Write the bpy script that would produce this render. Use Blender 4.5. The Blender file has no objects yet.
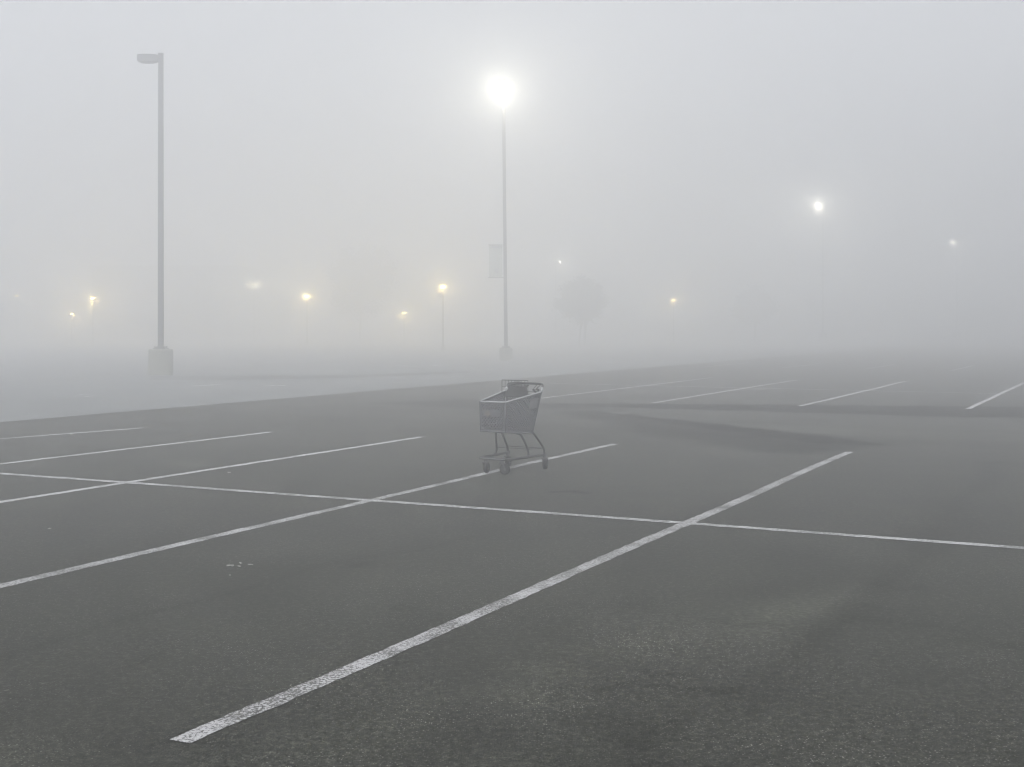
import bpy, bmesh, math, random
import numpy as np
from mathutils import Vector, Matrix

random.seed(7)
np.random.seed(7)
scene = bpy.context.scene
COL = scene.collection

# ------------------------------------------------------------------ camera
F_PX, W, H = 1261.0, 1024, 767
HOR = 325.0                     # level camera with a lens shift, as a view camera
EYE = 1.60
SIGMA = 0.0325                  # fog extinction per metre
cam_d = bpy.data.cameras.new("camera")
cam = bpy.data.objects.new("camera", cam_d)
COL.objects.link(cam)
cam.location = (0, 0, EYE)
cam.rotation_euler = (math.radians(90), 0, 0)
cam_d.sensor_width = 36.0
cam_d.sensor_fit = 'HORIZONTAL'
cam_d.lens = F_PX / W * 36.0
cam_d.shift_y = -(H / 2 - HOR) / W
cam_d.clip_start = 0.05
cam_d.clip_end = 3000
scene.camera = cam


def G(px, py):
    """ground point under a pixel of the survey photograph"""
    d = F_PX * EYE / (py - HOR)
    return Vector(((px - 512) / F_PX * d, d, 0))


def P(px, py, d):
    return Vector(((px - 512) / F_PX * d, d, EYE + (HOR - py) / F_PX * d))


# ------------------------------------------------------------------ materials
def new_mat(name):
    m = bpy.data.materials.new(name)
    m.use_nodes = True
    nt = m.node_tree
    b = nt.nodes["Principled BSDF"]
    return m, nt, b


def nd(nt, typ, **kw):
    n = nt.nodes.new(typ)
    for k, v in kw.items():
        setattr(n, k, v)
    return n


def math_node(nt, op, a, b=None, clamp=False):
    n = nd(nt, "ShaderNodeMath", operation=op, use_clamp=clamp)
    for i, v in enumerate((a, b)):
        if v is None:
            continue
        if isinstance(v, (int, float)):
            n.inputs[i].default_value = v
        else:
            nt.links.new(v, n.inputs[i])
    return n.outputs[0]


def noise(nt, vec, scale, detail=4, rough=0.55):
    n = nd(nt, "ShaderNodeTexNoise")
    n.inputs["Scale"].default_value = scale
    n.inputs["Detail"].default_value = detail
    n.inputs["Roughness"].default_value = rough
    nt.links.new(vec, n.inputs["Vector"])
    return n.outputs["Fac"]


def ramp(nt, fac, stops):
    n = nd(nt, "ShaderNodeValToRGB")
    e = n.color_ramp.elements
    while len(e) < len(stops):
        e.new(0.5)
    for el, (p, c) in zip(e, stops):
        el.position = p
        el.color = c if len(c) == 4 else (*c, 1)
    nt.links.new(fac, n.inputs["Fac"])
    return n.outputs["Color"]


def mix(nt, fac, a, b, blend='MIX'):
    n = nd(nt, "ShaderNodeMix", data_type='RGBA', blend_type=blend)
    for i, v in ((0, fac), (6, a), (7, b)):
        if isinstance(v, (int, float)):
            n.inputs[i].default_value = v
        elif isinstance(v, tuple):
            n.inputs[i].default_value = v if len(v) == 4 else (*v, 1)
        else:
            nt.links.new(v, n.inputs[i])
    return n.outputs[2]


def simple_mat(name, col, rough=0.6, metal=0.0, var=0.12, scale=6.0, bump=0.0):
    m, nt, b = new_mat(name)
    tc = nd(nt, "ShaderNodeTexCoord")
    f = noise(nt, tc.outputs["Object"], scale, 5)
    lo = tuple(c * (1 - var) for c in col)
    hi = tuple(min(1, c * (1 + var)) for c in col)
    c = ramp(nt, f, [(0.3, lo), (0.7, hi)])
    nt.links.new(c, b.inputs["Base Color"])
    b.inputs["Roughness"].default_value = rough
    b.inputs["Metallic"].default_value = metal
    if bump:
        bp = nd(nt, "ShaderNodeBump")
        bp.inputs["Strength"].default_value = bump
        bp.inputs["Distance"].default_value = 0.01
        nt.links.new(noise(nt, tc.outputs["Object"], scale * 6, 4), bp.inputs["Height"])
        nt.links.new(bp.outputs[0], b.inputs["Normal"])
    return m


def asphalt_nodes(nt):
    """colour and height of weathered asphalt, in world metres; returns colour socket, height socket, vector"""
    geo = nd(nt, "ShaderNodeNewGeometry")
    pos = geo.outputs["Position"]
    big = noise(nt, pos, 0.22, 5, 0.6)
    mid = noise(nt, pos, 1.7, 6, 0.62)
    fine = noise(nt, pos, 26.0, 5, 0.7)
    grit = nd(nt, "ShaderNodeTexVoronoi", feature='F1')
    grit.inputs["Scale"].default_value = 115.0
    nt.links.new(pos, grit.inputs["Vector"])
    base = ramp(nt, fine, [(0.30, (0.0063, 0.0067, 0.0055)), (0.52, (0.0245, 0.0258, 0.0212)), (0.72, (0.071, 0.0742, 0.062))])
    g2 = noise(nt, pos, 85.0, 3, 0.7)
    base = mix(nt, 1.0, base, ramp(nt, g2, [(0.36, (0.35, 0.35, 0.34)), (0.64, (1.75, 1.76, 1.7))]), 'MULTIPLY')
    base = mix(nt, 1.0, base, ramp(nt, mid, [(0.28, (0.74, 0.74, 0.74)), (0.72, (1.22, 1.22, 1.21))]), 'MULTIPLY')
    base = mix(nt, 1.0, base, ramp(nt, big, [(0.3, (0.84, 0.85, 0.84)), (0.7, (1.14, 1.13, 1.12))]), 'MULTIPLY')
    # single pale stones showing in the worn binder
    sep = nd(nt, "ShaderNodeSeparateColor")
    nt.links.new(grit.outputs["Color"], sep.inputs[0])
    stone = math_node(nt, 'GREATER_THAN', sep.outputs[0], 0.82)
    near = math_node(nt, 'LESS_THAN', grit.outputs["Distance"], 0.42)
    stone = math_node(nt, 'MULTIPLY', stone, near)
    patch = ramp(nt, noise(nt, pos, 0.9, 3), [(0.42, (0.25, 0.25, 0.25)), (0.62, (1, 1, 1))])
    stone = math_node(nt, 'MULTIPLY', stone, patch)
    shade = mix(nt, sep.outputs[1], (0.10, 0.102, 0.09), (0.29, 0.29, 0.26))
    base = mix(nt, stone, base, shade)
    pit = math_node(nt, 'LESS_THAN', sep.outputs[2], 0.16)
    pit = math_node(nt, 'MULTIPLY', pit, near)
    base = mix(nt, math_node(nt, 'MULTIPLY', pit, 0.75), base, (0.014, 0.015, 0.014))
    h = math_node(nt, 'ADD', math_node(nt, 'MULTIPLY', fine, 0.7),
                  math_node(nt, 'MULTIPLY', grit.outputs["Distance"], -0.5))
    return base, h, pos


SHEEN = 0.05


def make_asphalt():
    m, nt, b = new_mat("weathered_asphalt")
    col, h, pos = asphalt_nodes(nt)
    at = nd(nt, "ShaderNodeAttribute", attribute_name="stain")
    s = nd(nt, "ShaderNodeSeparateColor")
    nt.links.new(at.outputs["Color"], s.inputs[0])
    brk = ramp(nt, noise(nt, pos, 4.5, 8, 0.72), [(0.34, (0.62, 0.62, 0.62)), (0.60, (1, 1, 1))])
    dark = math_node(nt, 'MULTIPLY', s.outputs[0], brk)
    lite = math_node(nt, 'MULTIPLY', s.outputs[1], brk)
    col = mix(nt, dark, col, mix(nt, 1.0, col, (0.12, 0.12, 0.118), 'MULTIPLY'))
    col = mix(nt, lite, col, mix(nt, 1.0, col, (4.2, 4.2, 4.0), 'MULTIPLY'))
    nt.links.new(col, b.inputs["Base Color"])
    ro = nd(nt, "ShaderNodeMapRange")
    ro.inputs["To Min"].default_value = 0.7
    ro.inputs["To Max"].default_value = 0.95
    nt.links.new(dark, ro.inputs["Value"])
    nt.links.new(ro.outputs[0], b.inputs["Roughness"])
    sp = nd(nt, "ShaderNodeMapRange")
    sp.inputs["To Min"].default_value = 0.05
    sp.inputs["To Max"].default_value = 0.0
    nt.links.new(dark, sp.inputs["Value"])
    nt.links.new(sp.outputs[0], b.inputs["Specular IOR Level"])
    sh = nd(nt, "ShaderNodeMapRange")          # dust film: brightens only at a grazing view
    sh.inputs["To Min"].default_value = SHEEN
    sh.inputs["To Max"].default_value = 0.0
    nt.links.new(dark, sh.inputs["Value"])
    nt.links.new(sh.outputs[0], b.inputs["Sheen Weight"])
    b.inputs["Sheen Roughness"].default_value = 0.3
    bp = nd(nt, "ShaderNodeBump")
    bp.inputs["Strength"].default_value = 0.35
    bp.inputs["Distance"].default_value = 0.006
    nt.links.new(h, bp.inputs["Height"])
    nt.links.new(bp.outputs[0], b.inputs["Normal"])
    return m


def make_paint(name="worn_white_paint", wear=0.485, tone=0.40):
    m, nt, b = new_mat(name)
    col, h, pos = asphalt_nodes(nt)
    crack = noise(nt, pos, 62.0, 6, 0.78)
    area = noise(nt, pos, 2.3, 4, 0.6)
    w = math_node(nt, 'ADD', crack, math_node(nt, 'MULTIPLY', math_node(nt, 'SUBTRACT', area, 0.5), 0.35))
    cover = ramp(nt, w, [(wear - 0.015, (0, 0, 0)), (wear + 0.045, (1, 1, 1))])
    film = ramp(nt, noise(nt, pos, 11.0, 5), [(0.3, (tone * .78, tone * .795, tone * .82)), (0.7, (tone, tone * 1.01, tone * 1.035))])
    c = mix(nt, cover, mix(nt, 0.06, col, film), film)
    nt.links.new(c, b.inputs["Base Color"])
    b.inputs["Roughness"].default_value = 0.7
    bp = nd(nt, "ShaderNodeBump")
    bp.inputs["Strength"].default_value = 0.4
    bp.inputs["Distance"].default_value = 0.004
    nt.links.new(h, bp.inputs["Height"])
    nt.links.new(bp.outputs[0], b.inputs["Normal"])
    return m


def make_concrete(name, lo, hi, joints=True):
    m, nt, b = new_mat(name)
    geo = nd(nt, "ShaderNodeNewGeometry")
    pos = geo.outputs["Position"]
    a = noise(nt, pos, 0.35, 6, 0.62)
    c = ramp(nt, a, [(0.3, lo), (0.7, hi)])
    f = ramp(nt, noise(nt, pos, 14, 5, 0.7), [(0.3, (0.85, 0.85, 0.85)), (0.7, (1.12, 1.12, 1.12))])
    c = mix(nt, 1.0, c, f, 'MULTIPLY')
    nt.links.new(c, b.inputs["Base Color"])
    b.inputs["Roughness"].default_value = 0.85
    return m


def emission_mat(name, col, strength):
    m, nt, b = new_mat(name)
    b.inputs["Base Color"].default_value = (0.8, 0.8, 0.78, 1)
    b.inputs["Roughness"].default_value = 0.3
    b.inputs["Emission Color"].default_value = (*col, 1)
    b.inputs["Emission Strength"].default_value = strength
    m.cycles.emission_sampling = 'NONE'
    return m


M = {}
M["asphalt"] = make_asphalt()
M["paint"] = make_paint()
M["paint_far"] = make_paint("brighter_white_paint", 0.43, 0.42)
M["paint_thin"] = make_paint("worn_white_paint_thin", 0.46, 0.38)
M["fresh_paint"] = make_paint("patchy_white_paint", 0.40, 0.62)
M["lane"] = make_concrete("pale_worn_paving", (0.105, 0.115, 0.118), (0.15, 0.161, 0.163))
M["verge"] = make_concrete("dusty_verge", (0.105, 0.112, 0.113), (0.15, 0.158, 0.157))
M["dark_strip"] = make_concrete("dark_strip_paving", (0.05, 0.053, 0.054), (0.075, 0.079, 0.08))
M["plinth"] = make_concrete("cast_concrete", (0.185, 0.188, 0.15), (0.245, 0.246, 0.20))
M["pole"] = simple_mat("painted_steel", (0.045, 0.047, 0.052), 0.5, 0.3, 0.1, 3)
M["dark_steel"] = simple_mat("dark_steel", (0.06, 0.063, 0.068), 0.5, 0.4, 0.15, 5)
M["zinc"] = simple_mat("dull_zinc_tube", (0.022, 0.0225, 0.0235), 0.7, 0.0, 0.2, 30)
M["bright_rim"] = simple_mat("pale_plastic_rim", (0.33, 0.34, 0.35), 0.4, 0.0, 0.08, 20)
M["basket"] = simple_mat("grey_plastic", (0.074, 0.076, 0.085), 0.55, 0.0, 0.12, 9)
M["seat"] = simple_mat("dark_plastic", (0.016, 0.017, 0.0165), 0.6, 0.0, 0.15, 12)
M["fork"] = simple_mat("pressed_steel_fork", (0.055, 0.056, 0.058), 0.6, 0.0, 0.1, 20)
M["rubber"] = simple_mat("wheel_rubber", (0.008, 0.0082, 0.0086), 0.95, 0.0, 0.2, 30)
M["placard"] = simple_mat("faded_placard", (0.15, 0.15, 0.157), 0.5, 0.0, 0.08, 10)
M["emblem"] = simple_mat("faded_brown_print", (0.115, 0.10, 0.085), 0.6, 0.0, 0.1, 20)
M["paper"] = simple_mat("crumpled_paper", (0.40, 0.40, 0.385), 0.8, 0.0, 0.15, 40)
M["banner"] = simple_mat("pale_banner_cloth", (0.45, 0.47, 0.43), 0.8, 0.0, 0.08, 3)
M["banner_print"] = simple_mat("banner_print", (0.28, 0.28, 0.30), 0.8, 0.0, 0.08, 3)
M["bark"] = simple_mat("bark", (0.07, 0.06, 0.05), 0.9, 0.0, 0.3, 8, 0.5)
M["leaf"] = simple_mat("leaves", (0.05, 0.065, 0.04), 0.7, 0.0, 0.45, 1.2)
M["wall"] = simple_mat("dull_render_wall", (0.16, 0.16, 0.155), 0.85, 0.0, 0.1, 0.5)
M["roof"] = simple_mat("roof_sheet", (0.10, 0.10, 0.105), 0.7, 0.0, 0.1, 1)
M["glass"] = simple_mat("dark_window_glass", (0.03, 0.033, 0.036), 0.15, 0.0, 0.1, 1)


# ------------------------------------------------------------------ object helpers
def link(name, me, mats, parent=None, smooth=False):
    o = bpy.data.objects.new(name, me)
    COL.objects.link(o)
    for mm in (mats if isinstance(mats, (list, tuple)) else [mats]):
        me.materials.append(mm)
    if parent:
        o.parent = parent
    if smooth:
        me.polygons.foreach_set("use_smooth", [True] * len(me.polygons))
    return o


def obj(name, bm, mat, parent=None, smooth=False):
    bmesh.ops.recalc_face_normals(bm, faces=bm.faces)
    me = bpy.data.meshes.new(name)
    bm.to_mesh(me)
    bm.free()
    return link(name, me, mat, parent, smooth)


def tag(o, label, cat, group=None):
    o["label"] = label
    o["category"] = cat
    if group:
        o["group"] = group
    return o


def thing(name, label, cat, loc=(0, 0, 0), rz=0.0, group=None):
    o = bpy.data.objects.new(name, None)
    COL.objects.link(o)
    o.location = loc
    o.rotation_euler = (0, 0, rz)
    o.empty_display_size = 0.2
    return tag(o, label, cat, group)


def struct(o):
    o["kind"] = "structure"
    return o


def box(bm, c, s, rot=None):
    r = bmesh.ops.create_cube(bm, size=1.0)
    m = Matrix.Translation(c) @ (rot.to_4x4() if rot else Matrix.Identity(4)) @ Matrix.Diagonal((*s, 1))
    bmesh.ops.transform(bm, matrix=m, verts=r["verts"])
    return r["verts"]


def cyl(bm, p0, p1, r0, r1=None, n=12):
    p0, p1 = Vector(p0), Vector(p1)
    r1 = r0 if r1 is None else r1
    d = p1 - p0
    q = Vector((0, 0, 1)).rotation_difference(d.normalized()).to_matrix().to_4x4()
    bmesh.ops.create_cone(bm, cap_ends=True, segments=n, radius1=r0, radius2=r1, depth=d.length,
                          matrix=Matrix.Translation((p0 + p1) / 2) @ q)


def smooth_path(pts, it=2):
    pts = [Vector(p) for p in pts]
    for _ in range(it):
        q = [pts[0]]
        for a, b in zip(pts, pts[1:]):
            q += [a.lerp(b, 0.25), a.lerp(b, 0.75)]
        q.append(pts[-1])
        pts = q
    return pts


def tube(bm, pts, r, n=8, closed=False):
    """swept round tube along a polyline"""
    pts = [Vector(p) for p in pts]
    N = len(pts)
    rings = []
    up = None
    for i, p in enumerate(pts):
        if closed:
            t = (pts[(i + 1) % N] - pts[i - 1]).normalized()
        else:
            t = (pts[min(i + 1, N - 1)] - pts[max(i - 1, 0)]).normalized()
        if up is None:
            up = Vector((0, 0, 1)) if abs(t.z) < 0.9 else Vector((1, 0, 0))
        s = t.cross(up).normalized()
        up = s.cross(t).normalized()
        rings.append([bm.verts.new(p + (s * math.cos(a) + up * math.sin(a)) * r)
                      for a in [2 * math.pi * k / n for k in range(n)]])
    for i in range(N if closed else N - 1):
        A, B = rings[i], rings[(i + 1) % N]
        for k in range(n):
            bm.faces.new((A[k], A[(k + 1) % n], B[(k + 1) % n], B[k]))
    if not closed:
        bm.faces.new(rings[0][::-1])
        bm.faces.new(rings[-1])


def lathe(bm, prof, n=24, c=(0, 0, 0)):
    c = Vector(c)
    rings = []
    for r, z in prof:
        rings.append([bm.verts.new(c + Vector((r * math.cos(2 * math.pi * k / n), r * math.sin(2 * math.pi * k / n), z)))
                      for k in range(n)])
    for A, B in zip(rings, rings[1:]):
        for k in range(n):
            bm.faces.new((A[k], A[(k + 1) % n], B[(k + 1) % n], B[k]))
    bm.faces.new(rings[0][::-1])
    bm.faces.new(rings[-1])


# ------------------------------------------------------------------ the ground
U = Vector((0.4475, 0.8943, 0))     # along the stalls
V = Vector((-0.8943, 0.4475, 0))    # across the stalls


def UV(u, v, z=0.0):
    p = U * u + V * v
    return Vector((p.x, p.y, z))


def axis(fine0, fine1, step, far0, far1, grow=1.12):
    xs = list(np.arange(fine0, fine1, step))
    s, x, up = step, xs[-1], []
    while x < far1:
        s *= grow
        x += s
        up.append(x)
    s, x, dn = step, xs[0], []
    while x > far0:
        s *= grow
        x -= s
        dn.append(x)
    return np.array(dn[::-1] + xs + up)


def poly_sd(px, py, poly):
    """signed distance to a polygon, positive inside"""
    d = np.full(px.shape, 1e9)
    ins = np.zeros(px.shape, bool)
    n = len(poly)
    for i in range(n):
        x0, y0 = poly[i]
        x1, y1 = poly[(i + 1) % n]
        ex, ey = x1 - x0, y1 - y0
        t = np.clip(((px - x0) * ex + (py - y0) * ey) / (ex * ex + ey * ey + 1e-12), 0, 1)
        d = np.minimum(d, np.hypot(px - x0 - t * ex, py - y0 - t * ey))
        if abs(ey) > 1e-12:
            cond = (y0 > py) != (y1 > py)
            ins ^= cond & (px < ex * (py - y0) / ey + x0)
    return np.where(ins, d, -d)


def line_d(px, py, pts):
    d = np.full(px.shape, 1e9)
    for (x0, y0), (x1, y1) in zip(pts, pts[1:]):
        ex, ey = x1 - x0, y1 - y0
        t = np.clip(((px - x0) * ex + (py - y0) * ey) / (ex * ex + ey * ey + 1e-12), 0, 1)
        d = np.minimum(d, np.hypot(px - x0 - t * ex, py - y0 - t * ey))
    return d


def g2(pts):
    return [(G(*p).x, G(*p).y) for p in pts]


# worn, stained and sealed areas of the asphalt: (pixels in the survey, amount, feather in m)
AREAS = [
    ([(520, 403.6), (700, 404.2), (860, 405.6), (1024, 407), (1180, 409), (1180, 423), (1024, 418), (900, 415.5), (760, 411), (640, 408)], 1.0, 0.18),
    ([(888, 445), (814, 435), (741, 427), (673, 420), (605, 412), (569, 410), (560, 414), (605, 421), (650, 435), (709, 444), (759, 453), (814, 453)], 0.38, 0.3),
    ([(888, 445), (814, 435), (741, 427), (673, 420), (605, 412), (610, 413.5), (700, 427), (760, 435), (820, 443)], 0.65, 0.13),
    ([(380, 403), (470, 399), (560, 404), (600, 408), (500, 410), (420, 406)], 0.5, 0.5),
    ([(590, 715), (680, 718), (690, 742), (600, 742)], 0.28, 0.14),
    ([(560, 752), (660, 757), (700, 775), (540, 775)], 0.38, 0.14),
    ([(620, 738), (650, 736), (655, 754), (625, 752)], 0.4, 0.08),
    ([(995, 755), (1024, 752), (1030, 770), (1000, 770)], 0.5, 0.08),
    ([(352, 562), (376, 561), (378, 566), (354, 567)], 0.4, 0.08),
    ([(395, 604), (412, 603), (410, 608), (396, 608)], 0.35, 0.08),
    ([(430, 430), (530, 424), (640, 436), (560, 446)], 0.12, 1.0),
    ([(-40, 560), (120, 548), (200, 590), (60, 640), (-40, 650)], 0.10, 0.5),
]
LIGHTS = [
    ([(515, 664), (545, 664), (585, 674), (560, 679), (520, 672)], 0.22, 0.14),
    ([(560, 650), (640, 636), (680, 640), (600, 660)], 0.16, 0.18),
    ([(750, 603), (840, 598), (850, 615), (760, 620)], 0.18, 0.25),
    ([(480, 688), (530, 686), (560, 705), (480, 705)], 0.12, 0.16),
    ([(690, 610), (820, 606), (830, 640), (680, 650)], 0.10, 0.3),
    ([(180, 463), (202, 462), (204, 466), (182, 467)], 0.3, 0.12),
    ([(680, 422), (820, 424), (1024, 428), (1024, 440), (900, 442), (760, 428)], 0.10, 0.8),
    ([(-30, 745), (60, 735), (120, 770), (-30, 775)], 0.08, 0.2),
    ([(300, 735), (420, 700), (450, 730), (330, 770)], 0.08, 0.2),
]
CRACKS = [
    ([(1000, 462), (962, 505), (922, 547), (888, 580), (851, 616), (800, 655), (760, 685), (735, 706)], 0.17, 0.13),
    ([(851, 616), (900, 624), (950, 630), (1024, 650)], 0.16, 0.035),
    ([(470, 536), (420, 548), (338, 561), (270, 580), (193, 603), (120, 622), (46, 644), (10, 656), (-60, 678)], 0.15, 0.05),
    ([(600, 690), (640, 684), (690, 690), (735, 693)], 0.35, 0.03),
    ([(640, 672), (665, 676), (690, 674)], 0.5, 0.03),
    ([(545, 492), (565, 491), (580, 493)], 0.5, 0.05),
    ([(700, 620), (740, 626), (770, 622)], 0.25, 0.04),
    ([(880, 585), (905, 590), (925, 586)], 0.25, 0.04),
    ([(960, 640), (985, 646), (1020, 645)], 0.25, 0.04),
    ([(668, 700), (690, 712), (680, 730)], 0.3, 0.03),
]


def build_ground():
    xs = axis(-5.0, 7.0, 0.055, -700, 700, 1.035)
    ys = axis(3.4, 11.5, 0.055, -60, 1400, 1.012)
    gx, gy = np.meshgrid(xs, ys)
    ny, nx = gx.shape
    px, py = gx.ravel(), gy.ravel()
    rng = np.random.RandomState(3)
    wob = np.zeros_like(px)
    wob2 = np.zeros_like(px)
    for k in range(10):
        a, f = rng.uniform(0, 6.28), rng.uniform(0.6, 7.0)
        wob += np.sin((px * math.cos(a) + py * math.sin(a)) * f + rng.uniform(0, 6)) / 10
        wob2 += np.sin((px * math.sin(a) - py * math.cos(a)) * f * 1.3 + rng.uniform(0, 6)) / 10
    jx, jy = px + wob * 0.2 * np.clip(py / 14, 0.3, 1.2), py + wob2 * 0.2 * np.clip(py / 14, 0.3, 1.2)
    dark = np.zeros_like(px)
    lite = np.zeros_like(px)

    def sstep(x):
        x = np.clip(x, 0, 1)
        return x * x * (3 - 2 * x)
    for pts, am, fe in AREAS:
        dark = np.maximum(dark, 0) + am * sstep(poly_sd(jx, jy, g2(pts)) / fe * 0.5 + 0.5)
    for pts, am, fe in LIGHTS:
        lite += am * sstep(poly_sd(jx, jy, g2(pts)) / fe * 0.5 + 0.5)
    for pts, am, wd in CRACKS:
        dark += am * np.exp(-(line_d(jx, jy, g2(pts)) / wd) ** 2)
    # faint wheel-worn streaks down the aisles
    u = px * U.x + py * U.y
    dark += 0.10 * np.exp(-((u - 18.0 + wob) / 0.5) ** 2) + 0.10 * np.exp(-((u - 20.2 + wob) / 0.45) ** 2)
    me = bpy.data.meshes.new("ground")
    co = np.stack([px, py, np.zeros_like(px)], 1).astype(np.float32)
    idx = np.arange(nx * ny).reshape(ny, nx)
    q = np.stack([idx[:-1, :-1], idx[:-1, 1:], idx[1:, 1:], idx[1:, :-1]], -1).reshape(-1, 4)
    me.vertices.add(len(co))
    me.vertices.foreach_set("co", co.ravel())
    me.loops.add(q.size)
    me.loops.foreach_set("vertex_index", q.ravel().astype(np.int32))
    me.polygons.add(len(q))
    me.polygons.foreach_set("loop_start", np.arange(0, q.size, 4, dtype=np.int32))
    me.polygons.foreach_set("loop_total", np.full(len(q), 4, dtype=np.int32))
    me.update(calc_edges=True)
    at = me.color_attributes.new("stain", 'FLOAT_COLOR', 'POINT')
    arr = np.zeros((len(co), 4), np.float32)
    arr[:, 0] = np.clip(dark * np.where(py > 12, 1.6, 1.05), 0, 1)
    arr[:, 1] = np.clip(lite, 0, 1)
    arr[:, 3] = 1
    at.data.foreach_set("color", arr.ravel())
    o = link("parking_lot", me, M["asphalt"])
    return struct(o)


build_ground()

# pale paved drive beyond the stalls, then a kerb and the verge island with the dark lamp post
V0, V1 = 17.15, 27.2


def sheet(name, quad, mat, z):
    bm = bmesh.new()
    bm.faces.new([bm.verts.new((p.x, p.y, z)) for p in quad])
    return struct(obj(name, bm, mat))


sheet("verge", [UV(-60, V1), UV(160, V1), UV(160, 400), UV(-60, 400)], M["verge"], 0.006)
sheet("drive", [UV(-30, V0), UV(120, V0 - 1.2), UV(120, V1), UV(-30, V1)], M["lane"], 0.004)


bm = bmesh.new()
bm.faces.new([bm.verts.new((G(*q).x, G(*q).y, .010)) for q in ((150, 376.2), (345, 375.4), (470, 371.5), (470, 373), (345, 378.2), (250, 380), (150, 380))])
struct(obj("dark_strip", bm, M["dark_strip"]))  # thin strip of darker tone laid over the pale paving


# ------------------------------------------------------------------ painted lines
def painted_line(a, b, width, z, mat, ragged=0.012):
    a, b = Vector((a.x, a.y, 0)), Vector((b.x, b.y, 0))
    d = (b - a)
    L = d.length
    d.normalize()
    s = Vector((-d.y, d.x, 0))
    n = max(8, int(L / 0.06))
    bm = bmesh.new()
    rows = []
    ph = random.uniform(0, 9)
    for i in range(n + 1):
        t = i / n * L
        w = math.sin(t * 1.1 + ph) * 0.008 + math.sin(t * 0.37 + ph) * 0.012
        l = width / 2 + random.uniform(-ragged, ragged) * 0.5
        r = width / 2 + random.uniform(-ragged, ragged) * 0.5
        p = a + d * t + s * w
        p.z = z
        rows.append((bm.verts.new(p + s * l), bm.verts.new(p - s * r)))
    for A, B in zip(rows, rows[1:]):
        bm.faces.new((A[0], A[1], B[1], B[0]))
    o = obj("parking_line", bm, mat)
    return struct(o)


LW = 0.105
near_lines = [((180, 742), (850, 452)), ((-300, 655), (615, 444)), ((-200, 533), (421, 437)),
              ((-180, 485.2), (272, 432)), ((-160, 451.3), (143, 428))]
for a, b in near_lines:
    painted_line(G(*a), G(*b), LW, 0.0025, M["paint"] if a[0] in (180, -300) else M["paint_far"])
# line across the heads of the stalls
painted_line(G(-420, 443.6), G(1500, 582.4), 0.108, 0.0045, M["paint_thin"])
# row beyond the aisle
far_lines = [((969, 409), (1086, 359.6)), ((801, 406), (985, 363.5)), ((652, 403), (850, 366.5)), ((540, 398.5), (735, 366))]
for (a, b) in far_lines:
    A = G(*a)
    painted_line(A, A + U * 12.2, LW, 0.0025, M["paint_far"])
painted_line(UV(31.3, -16), UV(31.3, 14.5), 0.095, 0.0045, M["paint_far"])
for k in range(-4, 5):
    painted_line(UV(46.5, 3.0 + 3.0 * k), UV(52.5, 3.0 + 3.0 * k), LW, 0.0025, M["paint_far"])


# worn paint marks on the pale drive
def worn_mark(px, py, size, seed):
    rnd = random.Random(seed)
    bm = bmesh.new()
    c = G(px, py)
    for k in range(5):
        ang = rnd.uniform(0, math.pi)
        off = Vector((rnd.uniform(-.5, .5) * size, rnd.uniform(-.5, .5) * size * 1.6, 0))
        l, w = rnd.uniform(.25, .55) * size, rnd.uniform(.08, .16) * size
        n = 10
        vs = []
        for i in range(n):
            a = 2 * math.pi * i / n
            rr = rnd.uniform(0.7, 1.2)
            x, y = l * math.cos(a) * rr, w * math.sin(a) * rr
            vs.append(bm.verts.new(c + off + Vector((x * math.cos(ang) - y * math.sin(ang),
                                                     x * math.sin(ang) + y * math.cos(ang), 0.009 + k * 0.002))))
        bm.faces.new(vs)
    return struct(obj("road_marking", bm, M["fresh_paint"]))


for i, (px, py, s) in enumerate([(85, 396, .42), (205, 385.5, .5), (277, 386, .46), (408, 366.5, .9), (440, 365.5, .8), (190, 349 + 20, .5)]):
    worn_mark(px, py, s, 40 + i)


# ------------------------------------------------------------------ street lamps
def lamp_light(parent, loc, power, col, radius):
    l = bpy.data.lights.new("lamp_bulb", 'POINT')
    l.energy = power
    l.color = col
    l.shadow_soft_size = radius
    o = bpy.data.objects.new("lamp_bulb", l)
    COL.objects.link(o)
    o.parent = parent
    o.location = loc
    return o


def lens_bm(L, Wd, drop):
    """drop glass: a shallow bowl under the housing"""
    bm = bmesh.new()
    n, m = 20, 6
    rings = []
    for j in range(m + 1):
        f = math.cos(j / m * math.pi / 2)
        z = -drop * math.sin(j / m * math.pi / 2)
        if j == m:
            rings.append([bm.verts.new((0, 0, z))])
        else:
            ring = []
            for k in range(n):
                a = 2 * math.pi * k / n
                ca, sa = math.cos(a), math.sin(a)
                sx = math.copysign(abs(ca) ** 0.6, ca)
                sy = math.copysign(abs(sa) ** 0.6, sa)
                ring.append(bm.verts.new((sx * L / 2 * f, sy * Wd / 2 * f, z)))
            rings.append(ring)
    for A, B in zip(rings, rings[1:]):
        for k in range(n):
            if len(B) == 1:
                bm.faces.new((A[k], A[(k + 1) % n], B[0]))
            else:
                bm.faces.new((A[k], A[(k + 1) % n], B[(k + 1) % n], B[k]))
    bm.faces.new(rings[0][::-1])
    return bm


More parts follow.
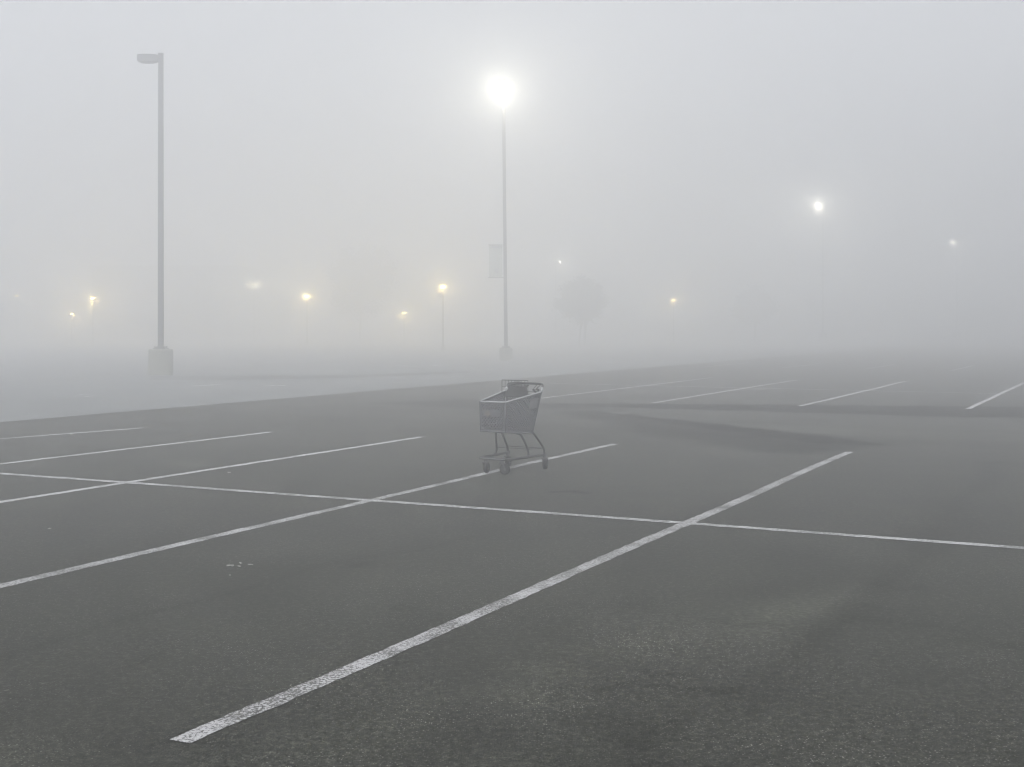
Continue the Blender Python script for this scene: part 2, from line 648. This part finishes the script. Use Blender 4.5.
def head_bm():
    """shoebox luminaire: deep body, sides drawn in towards the pole, arched belly; +x is outwards from the pole"""
    bm = bmesh.new()
    secs = [(0.075, .10, .10, -.10), (0.20, .16, .115, -.125), (0.32, .175, .12, -.14), (0.50, .18, .12, -.145),
            (0.66, .175, .115, -.125), (0.715, .165, .105, -.105)]
    rings = []
    for x, w, zt, zb in secs:
        c = 0.12
        pr = [(-w, zb * (1 - c)), (-w, zt * (1 - c)), (-w * (1 - c), zt), (w * (1 - c), zt), (w, zt * (1 - c)),
              (w, zb * (1 - c)), (w * (1 - c), zb), (-w * (1 - c), zb)]
        rings.append([bm.verts.new((x, y, z)) for y, z in pr])
    for A, B in zip(rings, rings[1:]):
        for k in range(8):
            bm.faces.new((A[k], A[(k + 1) % 8], B[(k + 1) % 8], B[k]))
    bm.faces.new(rings[0][::-1])
    bm.faces.new(rings[-1])
    return bm


def tall_lamp(x, y, rz, height, label, power=0.0, col=(1, .97, .88), glow=None, lean=0.0, group=None, plinth_h=.83, plinth_r=.385, reach=0.0):
    t = thing("street_lamp", label, "street lamp", (x, y, 0), 0, group)
    ph, q = plinth_h, plinth_r
    bm = bmesh.new()
    lathe(bm, [(q, -0.05), (q, ph - .05), (q - .013, ph - .015), (q - .035, ph)], 28)
    obj("plinth", bm, M["plinth"], t)
    bm = bmesh.new()
    box(bm, (0, 0, ph + .015), (.40, .40, .03))
    box(bm, (0, 0, ph + .055), (.26, .26, .05))
    for sx in (-1, 1):
        for sy in (-1, 1):
            cyl(bm, (sx * .15, sy * .15, ph + .03), (sx * .15, sy * .15, ph + .09), .018, n=6)
    obj("base_plate", bm, M["dark_steel"], t)
    bm = bmesh.new()
    w = .082
    lx = lean
    secs = [(ph + .08, w), (height * .5, w * .93), (height + .16, w * .86)]
    rings = []
    for z, r in secs:
        cx = lx * (z - ph) / height
        pr = [(-1, -.82), (-1, .82), (-.82, 1), (.82, 1), (1, .82), (1, -.82), (.82, -1), (-.82, -1)]
        rings.append([bm.verts.new((cx + r * a, r * b, z)) for a, b in pr])
    for A, B in zip(rings, rings[1:]):
        for k in range(8):
            bm.faces.new((A[k], A[(k + 1) % 8], B[(k + 1) % 8], B[k]))
    bm.faces.new(rings[0][::-1])
    bm.faces.new(rings[-1])
    obj("pole", bm, M["pole"], t)
    bm = bmesh.new()
    box(bm, (lx * 1.02, 0, height + .175), (.16, .16, .026))
    obj("pole_cap", bm, M["dark_steel"], t)
    hd = obj("lamp_head", head_bm(), M["dark_steel"], t)
    hd.location = (lx + math.cos(rz) * reach, math.sin(rz) * reach, height + .02)
    hd.rotation_euler = (0, 0, rz)
    bm = bmesh.new()
    cyl(bm, (0.07 - reach, 0, 0), (.14, 0, 0), .05)
    arm = obj("arm", bm, M["pole"], hd)
    le = obj("lens", lens_bm(.40, .27, .09 if power else .012), glow if power else M["dark_steel"], hd, bool(power))
    le.location = (.42, 0, -.142)
    if power:
        lamp_light(hd, (.42, 0, -.142 - .09 - .13), power, col, .10)
    return t


WHITE = (1.0, 0.945, 0.77)
WARM = (1.0, 0.75, 0.27)
LAMPG = "tall car park lamps"
tall_lamp(-11.25, 40.4, math.pi, 10.12, "unlit tall grey lamp post on a round concrete plinth", group=LAMPG)


def lens_glow(col, d, k=1.3):
    return emission_mat("lit_lens", col, k * math.exp(SIGMA * d))


CD = 57.0
cp = P(506, 360, CD)
ct = P(503.3, 93, CD)
center = tall_lamp(cp.x, CD, math.radians(266), ct.z + .28, "brightly glowing tall lamp post carrying a pale banner",
                   power=680, reach=.55, col=WHITE, glow=lens_glow(WHITE, CD, 2.0), lean=ct.x - cp.x, group=LAMPG, plinth_h=.56, plinth_r=.30)
p = P(818, 205, 112)
tall_lamp(p.x + .42, 112, math.pi * 1.02, p.z + .25, "distant lit lamp high up on the right of the car park",
          power=2000, col=WHITE, glow=lens_glow(WHITE, 112), group=LAMPG)
p = P(953.5, 243, 122)
tall_lamp(p.x + .3, 122, math.pi * 1.1, p.z + .25, "faintest and rightmost of the tall lit lamps",
          power=380, col=WHITE, glow=lens_glow(WHITE, 122, .4), group=LAMPG)
p = P(558.5, 262.5, 132)
tall_lamp(p.x - .3, 132, 0.0, p.z + .25, "very faint lit lamp above the round tree, right of the banner",
          power=900, col=WHITE, glow=lens_glow(WHITE, 132, .8), group=LAMPG)

# the banner hangs from two arms on the glowing lamp's post
bt = thing("banner", "pale upright banner hung from two arms on the glowing lamp post", "banner", (cp.x + (ct.x - cp.x) * .35, CD, 0))
for z in (5.22, 3.74):
    bm = bmesh.new()
    cyl(bm, (-.06, 0, z), (-.76, 0, z), .018)
    box(bm, (-.035, 0, z), (.03, .10, .10))
    obj("arm", bm, M["dark_steel"], bt)
bm = bmesh.new()
rows = []
for i in range(13):
    z = 5.20 - 1.44 * i / 12
    rows.append([bm.verts.new((-.12 - .6 * j / 6, .02 * math.sin(j * 1.1 + i * .4) + s * .004, z)) for s in (0, 1) for j in range(7)])
for A, B in zip(rows, rows[1:]):
    for j in range(6):
        bm.faces.new((A[j], A[j + 1], B[j + 1], B[j]))
        bm.faces.new((A[j + 8], A[j + 7], B[j + 7], B[j + 8]))
cl = obj("banner_cloth", bm, M["banner"], bt)
bm = bmesh.new()
box(bm, (-.37, -.034, 5.12), (.46, .006, .08))
obj("stripe", bm, M["banner_print"], cl)
bm = bmesh.new()
box(bm, (-.38, -.034, 4.05), (.16, .006, .20))
obj("emblem", bm, M["banner_print"], cl)


def post_lamp(px, py, d, label, power, size=1.0, col=WARM, em=0.9):
    """short post with a warm lens under a flat cap"""
    p = P(px, py, d)
    h = p.z
    t = thing("post_lamp", label, "post lamp", (p.x, d, 0), 0, "short warm post lamps in the fog")
    bm = bmesh.new()
    lathe(bm, [(.16, -.03), (.16, .10), (.11, .16), (.055, .5), (.042, h - .35), (.06, h - .28), (.085, h - .20)], 14)
    obj("post", bm, M["dark_steel"], t)
    bm = bmesh.new()
    lathe(bm, [(.24, h + .06), (.26, h + .09), (.16, h + .17), (.03, h + .23)], 20)
    cap = obj("cap", bm, M["dark_steel"], t)
    for k in range(3):
        bm = bmesh.new()
        a = 2.09 * k + .5
        cyl(bm, (.19 * math.cos(a), .19 * math.sin(a), h - .2), (.21 * math.cos(a), .21 * math.sin(a), h + .07), .012, n=6)
        cyl(bm, (.07 * math.cos(a), .07 * math.sin(a), h - .21), (.19 * math.cos(a), .19 * math.sin(a), h - .2), .012, n=6)
        obj("strut", bm, M["dark_steel"], t)
    bm = lens_bm(.42 * size, .34 * size, .15 * size)
    le = obj("lens", bm, lens_glow(col, d, em), t, True)
    le.location = (0, 0, h + .05)
    lamp_light(t, (0, -.05, h - .20), power, col, .09)
    return t


post_lamp(443, 286, 79, "warm post lamp with its post visible, left of the banner post", 800, .95)
post_lamp(307, 296, 97, "warm post lamp beside the dark tree left of centre", 1500, .9)
post_lamp(93, 298, 99, "brighter and upper of the two warm lamps at far left", 1700, .9)
post_lamp(71.5, 314, 108, "dimmer and lower of the two warm lamps at far left", 1000, .75)
post_lamp(404, 313, 108, "low small warm lamp between the dark tree and the banner post", 1300, .9)
post_lamp(673.5, 300, 108, "single small warm lamp right of the round tree", 800, .8)
post_lamp(17, 296, 128, "faintest warm lamp near the left edge", 420, .8, em=.5)

# a short mast with a row of four flood lamps
p = P(254, 283.5, 118)
ft = thing("flood_lamp", "row of four dim flood lamps on one mast, blurred by the fog", "flood lamp", (p.x, 118, 0))
bm = bmesh.new()
lathe(bm, [(.14, -.03), (.12, .2), (.07, p.z + .25)], 12)
obj("mast", bm, M["dark_steel"], ft)
bm = bmesh.new()
box(bm, (0.1, 0, p.z + .28), (2.2, .09, .09))
obj("cross_arm", bm, M["dark_steel"], ft)
for k, dx in enumerate((-.58, -.06, .24, .84)):
    bm = bmesh.new()
    box(bm, (dx, -.05, p.z + .10), (.30, .26, .22), Matrix.Rotation(.5, 3, 'X'))
    cyl(bm, (dx, 0, p.z + .2), (dx, 0, p.z + .3), .025)
    hd = obj("lamp_head", bm, M["dark_steel"], ft)
    bm = bmesh.new()
    box(bm, (dx, -.13, p.z - .035), (.26, .22, .03), Matrix.Rotation(.5, 3, 'X'))
    obj("lens", bm, lens_glow(WHITE, 118, .14 if k in (0, 2) else .09), hd)
    lamp_light(hd, (dx, -.25, p.z - .35), 170 if k in (0, 2) else 120, (1, .88, .5), .12)


# ------------------------------------------------------------------ trees and the far building
def tree(name, px, d, crown_w, z0, z1, label, n=2600, seed=1, twin=False):
    rnd = random.Random(seed)
    x = (px - 512) / F_PX * d
    t = thing(name, label, "tree", (x, d, 0), 0, "trees fading into the fog")
    bm = bmesh.new()
    zc = (z0 + z1) / 2
    tube(bm, smooth_path([(-.05, 0, -.1), (.0, 0, z0 * .5), (.06, 0, z0 + .2), (.0, 0.05, zc)], 2), .10)
    if twin:
        tube(bm, smooth_path([(-.45, .1, -.1), (-.4, .1, z0 * .5), (-.2, 0, z0 + .3), (-.1, 0, zc)], 2), .075)
    limbs = []
    for k in range(9):
        a = rnd.uniform(0, 6.28)
        e = Vector((math.cos(a) * crown_w * .36, math.sin(a) * crown_w * .36, rnd.uniform(z0 + .5, z1 - .5)))
        s = Vector((0, 0, rnd.uniform(z0 * .9, zc)))
        tube(bm, smooth_path([s, s.lerp(e, .5) + Vector((0, 0, .2)), e], 1), .035, 6)
        limbs.append(e)
    obj("trunk", bm, M["bark"], t)
    # crown: leaves clustered about many twig ends
    bm = bmesh.new()
    hub = []
    while len(hub) < 70:
        v = Vector((rnd.uniform(-1, 1), rnd.uniform(-1, 1), rnd.uniform(-1, 1)))
        if .35 < v.length < 1.0:
            q = 1 + .16 * math.sin(3.1 * v.x + seed) + .12 * math.sin(4.3 * v.z + 2.0 * v.y + seed)
            hub.append(Vector((v.x * crown_w / 2 * q * .9, v.y * crown_w / 2 * q * .9, zc + v.z * (z1 - z0) / 2 * q * .9)))
    for k in range(n):
        h = rnd.choice(hub)
        c = h + Vector((rnd.gauss(0, .26), rnd.gauss(0, .26), rnd.gauss(0, .22))) * (crown_w / 3.8)
        s = rnd.uniform(.05, .11) * (crown_w / 3.8) ** .5
        r = Matrix.Rotation(rnd.uniform(0, 6.28), 3, Vector((rnd.gauss(0, 1), rnd.gauss(0, 1), rnd.gauss(0, 1))).normalized())
        vs = [bm.verts.new(c + r @ Vector(q)) for q in ((-s * 1.6, 0, 0), (0, -s * .7, s * .2), (s * 1.6, 0, 0), (0, s * .7, s * .2))]
        bm.faces.new(vs)
    me = bpy.data.meshes.new("crown")
    bm.to_mesh(me)
    bm.free()
    link("crown", me, M["leaf"], t)
    return t


tree("tree", 585, 97, 4.15, 1.85, 5.1, "small round crowned tree right of the glowing lamp post", 9000, 3, True)
tree("tree", 360, 112, 5.3, 2.0, 9.0, "tall dim tree left of the warm lamp with the visible post", 9000, 5)
tree("tree", 755, 112, 4.4, 1.6, 4.9, "barely visible low tree on the right, below the right lamp", 4000, 8)

bx0, bx1 = (92 - 512) / F_PX * 126, (238 - 512) / F_PX * 126
bd = thing("building", "faint flat roofed building behind the warm lamps at left", "building", ((bx0 + bx1) / 2, 126, 0))
bw = bx1 - bx0
bm = bmesh.new()
box(bm, (0, 6, 3.55), (bw, 12, 7.1))
obj("wall", bm, M["wall"], bd)
bm = bmesh.new()
box(bm, (0, 6, 7.32), (bw + .5, 12.5, .44))
obj("roof", bm, M["roof"], bd)
for k in range(4):
    cx = -bw / 2 + bw * (k + .5) / 4
    bm = bmesh.new()
    box(bm, (cx, -.03, 1.75), (1.9, .06, 2.3))
    wn = obj("window", bm, M["glass"], bd)
    bm = bmesh.new()
    for (ax, az, sx, sz) in ((cx - 1.0, 1.75, .1, 2.5), (cx + 1.0, 1.75, .1, 2.5), (cx, 2.95, 1.9, .1), (cx, .55, 1.9, .1), (cx, 1.75, .06, 2.3)):
        box(bm, (ax, -.065, az), (sx, .09, sz))
    obj("frame", bm, M["roof"], wn)


# ------------------------------------------------------------------ the shopping cart
cart = thing("shopping_cart", "lone grey shopping cart standing astride the white stall line", "shopping cart",
             (-.185, 13.57, 0), math.atan2(.842, .54))


def bilinear(c, u, v):
    return c[0].lerp(c[1], u).lerp(c[3].lerp(c[2], u), v)


def lattice(name, c, cell, border, mat, parent, thick=.006, rib=.0042):
    """open diamond lattice filling the four cornered panel c, inside a solid border"""
    c = [Vector(p) for p in c]
    lu = ((c[1] - c[0]).length + (c[2] - c[3]).length) / 2
    lv = ((c[3] - c[0]).length + (c[2] - c[1]).length) / 2
    nu, nv = max(2, round(lu / cell) * 2), max(2, round(lv / cell) * 2)
    bu, bv = border / lu, border / lv
    bm = bmesh.new()
    V_ = {}

    def vert(i, j):
        k = (i, j)
        if k not in V_:
            V_[k] = bm.verts.new(bilinear(c, bu + (1 - 2 * bu) * i / nu, bv + (1 - 2 * bv) * j / nv))
        return V_[k]
    holes = []
    for i in range(nu + 1):
        for j in range(nv + 1):
            if (i + j) % 2 == 1:
                q = [(i - 1, j), (i, j - 1), (i + 1, j), (i, j + 1)]
                q = [k for k in q if 0 <= k[0] <= nu and 0 <= k[1] <= nv]
                if len(q) >= 3:
                    if len(q) == 3:
                        pass
                    holes.append(bm.faces.new([vert(*k) for k in q]))
    bmesh.ops.recalc_face_normals(bm, faces=bm.faces)
    bmesh.ops.inset_individual(bm, faces=holes, thickness=rib, use_even_offset=True)
    bmesh.ops.delete(bm, geom=holes, context='FACES_ONLY')
    # solid border strip
    bc = [[bm.verts.new(bilinear(c, u, v)) for u, v in ((0, 0), (1, 0), (1, 1), (0, 1))],
          [bm.verts.new(bilinear(c, u, v)) for u, v in ((bu, bv), (1 - bu, bv), (1 - bu, 1 - bv), (bu, 1 - bv))]]
    for k in range(4):
        bm.faces.new((bc[0][k], bc[0][(k + 1) % 4], bc[1][(k + 1) % 4], bc[1][k]))
    bmesh.ops.recalc_face_normals(bm, faces=bm.faces)
    bmesh.ops.solidify(bm, geom=bm.faces[:], thickness=thick)
    return obj(name, bm, mat, parent)


FT = [Vector((-.044, b, .775)) for b in (-.165, .168)]
RT = [Vector((.576, b, .863)) for b in (-.24, .24)]
FB = [Vector((-.03, b, .455)) for b in (-.156, .166)]
RB = [Vector((.445, b, .41)) for b in (-.2, .2)]
basket = lattice("basket", [FB[0], RB[0], RB[1], FB[1]], .034, .02, M["basket"], cart)
lattice("side_panel", [FB[0], RB[0], RT[0], FT[0]], .043, .014, M["basket"], basket, .006, .0046)
lattice("side_panel", [RB[1], FB[1], FT[1], RT[1]], .043, .014, M["basket"], basket, .006, .0046)
lattice("front_panel", [FB[1], FB[0], FT[0], FT[1]], .043, .014, M["basket"], basket, .006, .0046)
lattice("rear_gate", [RB[0] + Vector((0, .01, .01)), RB[1] + Vector((0, -.01, .01)), RT[1] + Vector((0, -.02, -.03)), RT[0] + Vector((0, .02, -.03))],
        .034, .02, M["basket"], basket)
# bottom and corner edges of the moulding
bm = bmesh.new()
for a, b in ((FB[0], FB[1]), (FB[0], RB[0]), (FB[1], RB[1]), (RB[0], RB[1]), (FB[0], FT[0]), (FB[1], FT[1]), (RB[0], RT[0]), (RB[1], RT[1])):
    tube(bm, [a, b], .0055 if abs(a.z - b.z) > .2 else .0095, 8)
obj("edge_moulding", bm, M["basket"], basket, True)
# pale rolled rim
bm = bmesh.new()


def corner(p, a, b, r=.035):
    return [p + (a - p).normalized() * r, p + ((a - p).normalized() + (b - p).normalized()) * r * .25, p + (b - p).normalized() * r]


rim = corner(RT[0], RT[1], FT[0]) + corner(FT[0], RT[0], FT[1]) + corner(FT[1], FT[0], RT[1]) + corner(RT[1], FT[1], RT[0])
tube(bm, rim, .0085, 8, closed=True)
obj("rim", bm, M["bright_rim"], cart, True)

# handle, its brackets, child seat and wire rack
bm = bmesh.new()
tube(bm, smooth_path([(.60, -.232, .905), (.618, -.226, .943), (.625, -.18, .947), (.625, 0, .95), (.625, .18, .945), (.618, .226, .94), (.60, .232, .905)], 2), .0125, 10)
obj("handle", bm, M["zinc"], cart, True)
for s in (-1, 1):
    bm = bmesh.new()
    tube(bm, [(.572, s * .238, .855), (.60, s * .232, .908)], .014, 8)
    obj("handle_bracket", bm, M["bright_rim"], cart, True)


def plate(name, c, mat, parent, th=.008, bevel=.004):
    c = [Vector(p) for p in c]
    n = (c[1] - c[0]).cross(c[3] - c[0]).normalized() * th
    bm = bmesh.new()
    a = [bm.verts.new(p) for p in c]
    b = [bm.verts.new(p + n) for p in c]
    bm.faces.new(a[::-1])
    bm.faces.new(b)
    for k in range(4):
        bm.faces.new((a[k], a[(k + 1) % 4], b[(k + 1) % 4], b[k]))
    bmesh.ops.recalc_face_normals(bm, faces=bm.faces)
    bmesh.ops.bevel(bm, geom=bm.edges[:], offset=bevel, segments=2, affect='EDGES')
    return obj(name, bm, mat, parent)


seat = plate("child_seat", [(.445, .17, .80), (.445, -.15, .80), (.485, -.105, .915), (.485, .125, .915)], M["seat"], cart, .012)
plate("seat_top", [(.47, .15, .905), (.47, -.09, .905), (.56, -.09, .925), (.56, .15, .925)], M["seat"], seat, .014)
bm = bmesh.new()
tube(bm, smooth_path([(.50, .16, .91), (.53, .13, .938), (.57, .10, .952), (.61, .06, .95)], 2), .018, 8)
obj("seat_strap", bm, M["seat"], seat, True)
bm = bmesh.new()
for bb, zz in ((-.17, .885), (-.20, .905), (-.15, .90)):
    box(bm, (.56, bb, zz - .02), (.02, .03, .022), Matrix.Rotation(.5, 3, 'X'))
    tube(bm, [(.56, bb, zz), (.585, bb - .02, zz + .035)], .004, 6)
obj("seat_buckle", bm, M["zinc"], seat)
bm = bmesh.new()
tube(bm, [(.42, .182, .84), (.42, .182, .989), (.42, -.158, .989), (.42, -.158, .85)], .0042, 6)
tube(bm, [(.42, .182, .915), (.42, -.158, .915)], .0025, 6)
for k in range(1, 8):
    b = .182 - .34 * k / 8
    tube(bm, [(.42, b, .86), (.42, b, .989)], .0022, 6)
obj("wire_rack", bm, M["zinc"], cart)

# base: wide front bar, side rails, uprights
bm = bmesh.new()
tube(bm, smooth_path([(.66, -.242, .162), (.30, -.212, .163), (.02, -.192, .164), (-.035, -.175, .165), (-.045, -.12, .166),
                      (-.045, .12, .166), (-.035, .175, .165), (.02, .192, .164), (.30, .212, .163), (.66, .242, .162)], 2), .0155, 10)
base = obj("base_frame", bm, M["zinc"], cart, True)
plate("front_bumper", [(-.066, .165, .160), (-.066, -.165, .160), (-.012, -.172, .163), (-.012, .172, .163)], M["placard"], base, .010)
for s in (-1, 1):
    bm = bmesh.new()
    tube(bm, smooth_path([(.23, s * .13, .425), (.262, s * .16, .418), (.30, s * .182, .345), (.345, s * .203, .25), (.35, s * .208, .20), (.345 if s < 0 else .30, s * .21, .165)], 2), .0128, 8)
    obj("upright", bm, M["zinc"], cart, True)
    bm = bmesh.new()
    tube(bm, smooth_path([(.42, s * .19, .43), (.452, s * .212, .412), (.53, s * .226, .33), (.615, s * .24, .24), (.628, s * .242, .20), (.63, s * .242, .155)], 2), .0128, 8)
    obj("upright", bm, M["zinc"], cart, True)
bm = bmesh.new()
tube(bm, [(.62, -.24, .236), (.62, .24, .236)], .005, 6)
tube(bm, [(.345, -.203, .247), (.345, .203, .247)], .004, 6)
tube(bm, [(.345, -.206, .245), (.622, -.24, .236)], .004, 6)
obj("cross_bar", bm, M["zinc"], cart)

def caster(a, b, yaw, r=.057):
    """swivel fork with its wheel; yaw turns the trailing direction"""
    bm = bmesh.new()
    cyl(bm, (0, 0, .118), (0, 0, .158), .02, n=12)
    box(bm, (0, 0, .120), (.06, .064, .012))
    for s in (-1, 1):
        tube(bm, smooth_path([(0, s * .028, .116), (.02, s * .03, .10), (.03, s * .03, .057)], 1), .0075, 8)
    cyl(bm, (.03, -.036, .057), (.03, .036, .057), .008, n=8)
    fk = obj("caster", bm, M["fork"], cart)
    fk.location = (a, b, 0)
    fk.rotation_euler = (0, 0, yaw)
    bm = bmesh.new()
    prof = [(r * .3, -.021), (r * .9, -.021), (r, -.013), (r, .013), (r * .9, .021), (r * .3, .021)]
    lathe(bm, prof, 24)
    bmesh.ops.rotate(bm, cent=(0, 0, 0), matrix=Matrix.Rotation(math.pi / 2, 3, 'X'), verts=bm.verts)
    bmesh.ops.translate(bm, vec=(.03, 0, r), verts=bm.verts)
    obj("wheel", bm, M["rubber"], fk, True)
    bm = bmesh.new()
    cyl(bm, (.03, -.0225, r), (.03, .0225, r), r * .3, n=16)
    obj("hub", bm, M["fork"], fk)


caster(-.012, .11, .25)
caster(-.02, -.105, -.95)
caster(.635, -.243, .35)
caster(.625, .243, .2)


def on_side(u, v, off):
    q = bilinear([FB[0], RB[0], RT[0], FT[0]], u, v)
    n = (RB[0] - FB[0]).cross(FT[0] - FB[0]).normalized()
    if n.y > 0:
        n = -n
    return q + n * off


def on_front(u, v, off):
    q = bilinear([FB[1], FB[0], FT[0], FT[1]], u, v)
    return q + Vector((-off, 0, 0))


plate("side_placard", [on_side(.70, .62, .005), on_side(.93, .62, .005), on_side(.93, .88, .005), on_side(.68, .88, .005)], M["placard"], cart, .004, .001)
fp = plate("front_placard", [on_front(.12, .50, .005), on_front(.80, .50, .005), on_front(.80, .72, .005), on_front(.12, .72, .005)], M["basket"], cart, .004, .001)
bm = bmesh.new()
q = on_front(.33, .60, .012)
cyl(bm, q, q + Vector((-.004, 0, 0)), .034, n=24)
obj("emblem", bm, M["emblem"], fp)


# ------------------------------------------------------------------ litter scraps on the asphalt
def scrap(px, py, l, w, ang, label):
    rnd = random.Random(int(px * 7 + py))
    bm = bmesh.new()
    n = 9
    top = []
    for i in range(n):
        a = 2 * math.pi * i / n
        r = rnd.uniform(.7, 1.15)
        top.append(bm.verts.new((l / 2 * math.cos(a) * r, w / 2 * math.sin(a) * r, .004 + rnd.uniform(0, .008))))
    c = bm.verts.new((0, 0, .014))
    fs = [bm.faces.new((top[i], top[(i + 1) % n], c)) for i in range(n)]
    bmesh.ops.solidify(bm, geom=fs, thickness=.0015)
    o = obj("paper_scrap", bm, M["paper"])
    o.location = G(px, py)
    o.rotation_euler = (0, 0, ang)
    return tag(o, label, "paper scrap", "white paper scraps on the asphalt")


scrap(230.2, 566.6, .052, .07, .1, "largest torn white scrap, at the left of the cluster on the bare asphalt")
scrap(240.3, 564.1, .03, .05, .6, "small scrap at the top of the cluster of white scraps")
scrap(238.6, 567.4, .042, .03, -.2, "thin scrap at the bottom right of the scrap cluster, beside the largest one")
scrap(250.4, 565.9, .03, .05, .9, "separate pale scrap a step right of the scrap cluster")
scrap(230.0, 576.5, .018, .03, .2, "tiny white scrap alone below the scrap cluster")
scrap(229.0, 473.2, .05, .12, .3, "pale scrap lying beyond the thin cross line, between two stall lines")
scrap(49.5, 529.5, .03, .03, .3, "tiny pale scrap near the left edge between two stall lines")

# ------------------------------------------------------------------ air, sky, sun
bm = bmesh.new()
box(bm, (0, 120, 6.35), (420, 340, 14.7))
hz_me = bpy.data.meshes.new("haze")
bm.to_mesh(hz_me)
bm.free()
hm = bpy.data.materials.new("fog_air")
hm.use_nodes = True
nt = hm.node_tree
nt.nodes.clear()
out = nd(nt, "ShaderNodeOutputMaterial")
pv = nd(nt, "ShaderNodeVolumePrincipled")
pv.inputs["Color"].default_value = (0.966, 0.974, 0.992, 1)
pv.inputs["Density"].default_value = SIGMA
pv.inputs["Anisotropy"].default_value = 0.70
nt.links.new(pv.outputs[0], out.inputs["Volume"])
hz = link("haze", hz_me, hm)
hz["kind"] = "stuff"
hz["label"] = "even grey morning fog filling the car park"

ELEV, ROT = math.radians(58), math.radians(200)
w = bpy.data.worlds.new("World")
scene.world = w
w.use_nodes = True
nt = w.node_tree
bg = nt.nodes["Background"]
sky = nd(nt, "ShaderNodeTexSky", sky_type='NISHITA')
sky.sun_disc = False
sky.sun_elevation = ELEV
sky.sun_rotation = ROT
sky.air_density = 1.0
sky.dust_density = 5.0
sky.ozone_density = 1.0
hs = nd(nt, "ShaderNodeHueSaturation")
hs.inputs["Saturation"].default_value = 0.15      # overcast: the cloud greys the sky
nt.links.new(sky.outputs[0], hs.inputs["Color"])
nt.links.new(hs.outputs[0], bg.inputs["Color"])
bg.inputs["Strength"].default_value = 0.15

sd = bpy.data.lights.new("sun", 'SUN')
sd.energy = 0.5
sd.angle = math.radians(50)
sd.color = (1, .975, .94)
so = bpy.data.objects.new("sun", sd)
COL.objects.link(so)
# Nishita: rotation 0 = +Y, clockwise seen from above
dirv = Vector((math.sin(ROT) * math.cos(ELEV), math.cos(ROT) * math.cos(ELEV), math.sin(ELEV)))
so.rotation_euler = (-dirv).to_track_quat('-Z', 'Y').to_euler()
so.location = dirv * 60

# ------------------------------------------------------------------ render settings
scene.render.engine = 'CYCLES'
c = scene.cycles
c.max_bounces = 10
c.diffuse_bounces = 3
c.glossy_bounces = 3
c.transmission_bounces = 3
c.volume_bounces = 6
c.sample_clamp_indirect = 6.0
c.use_denoising = True
c.denoiser = 'OPENIMAGEDENOISE'
c.denoising_prefilter = 'ACCURATE'
c.filter_width = 1.1
scene.view_settings.view_transform = 'Standard'
scene.view_settings.look = 'None'
scene.view_settings.exposure = 0.71
scene.view_settings.gamma = 1.0
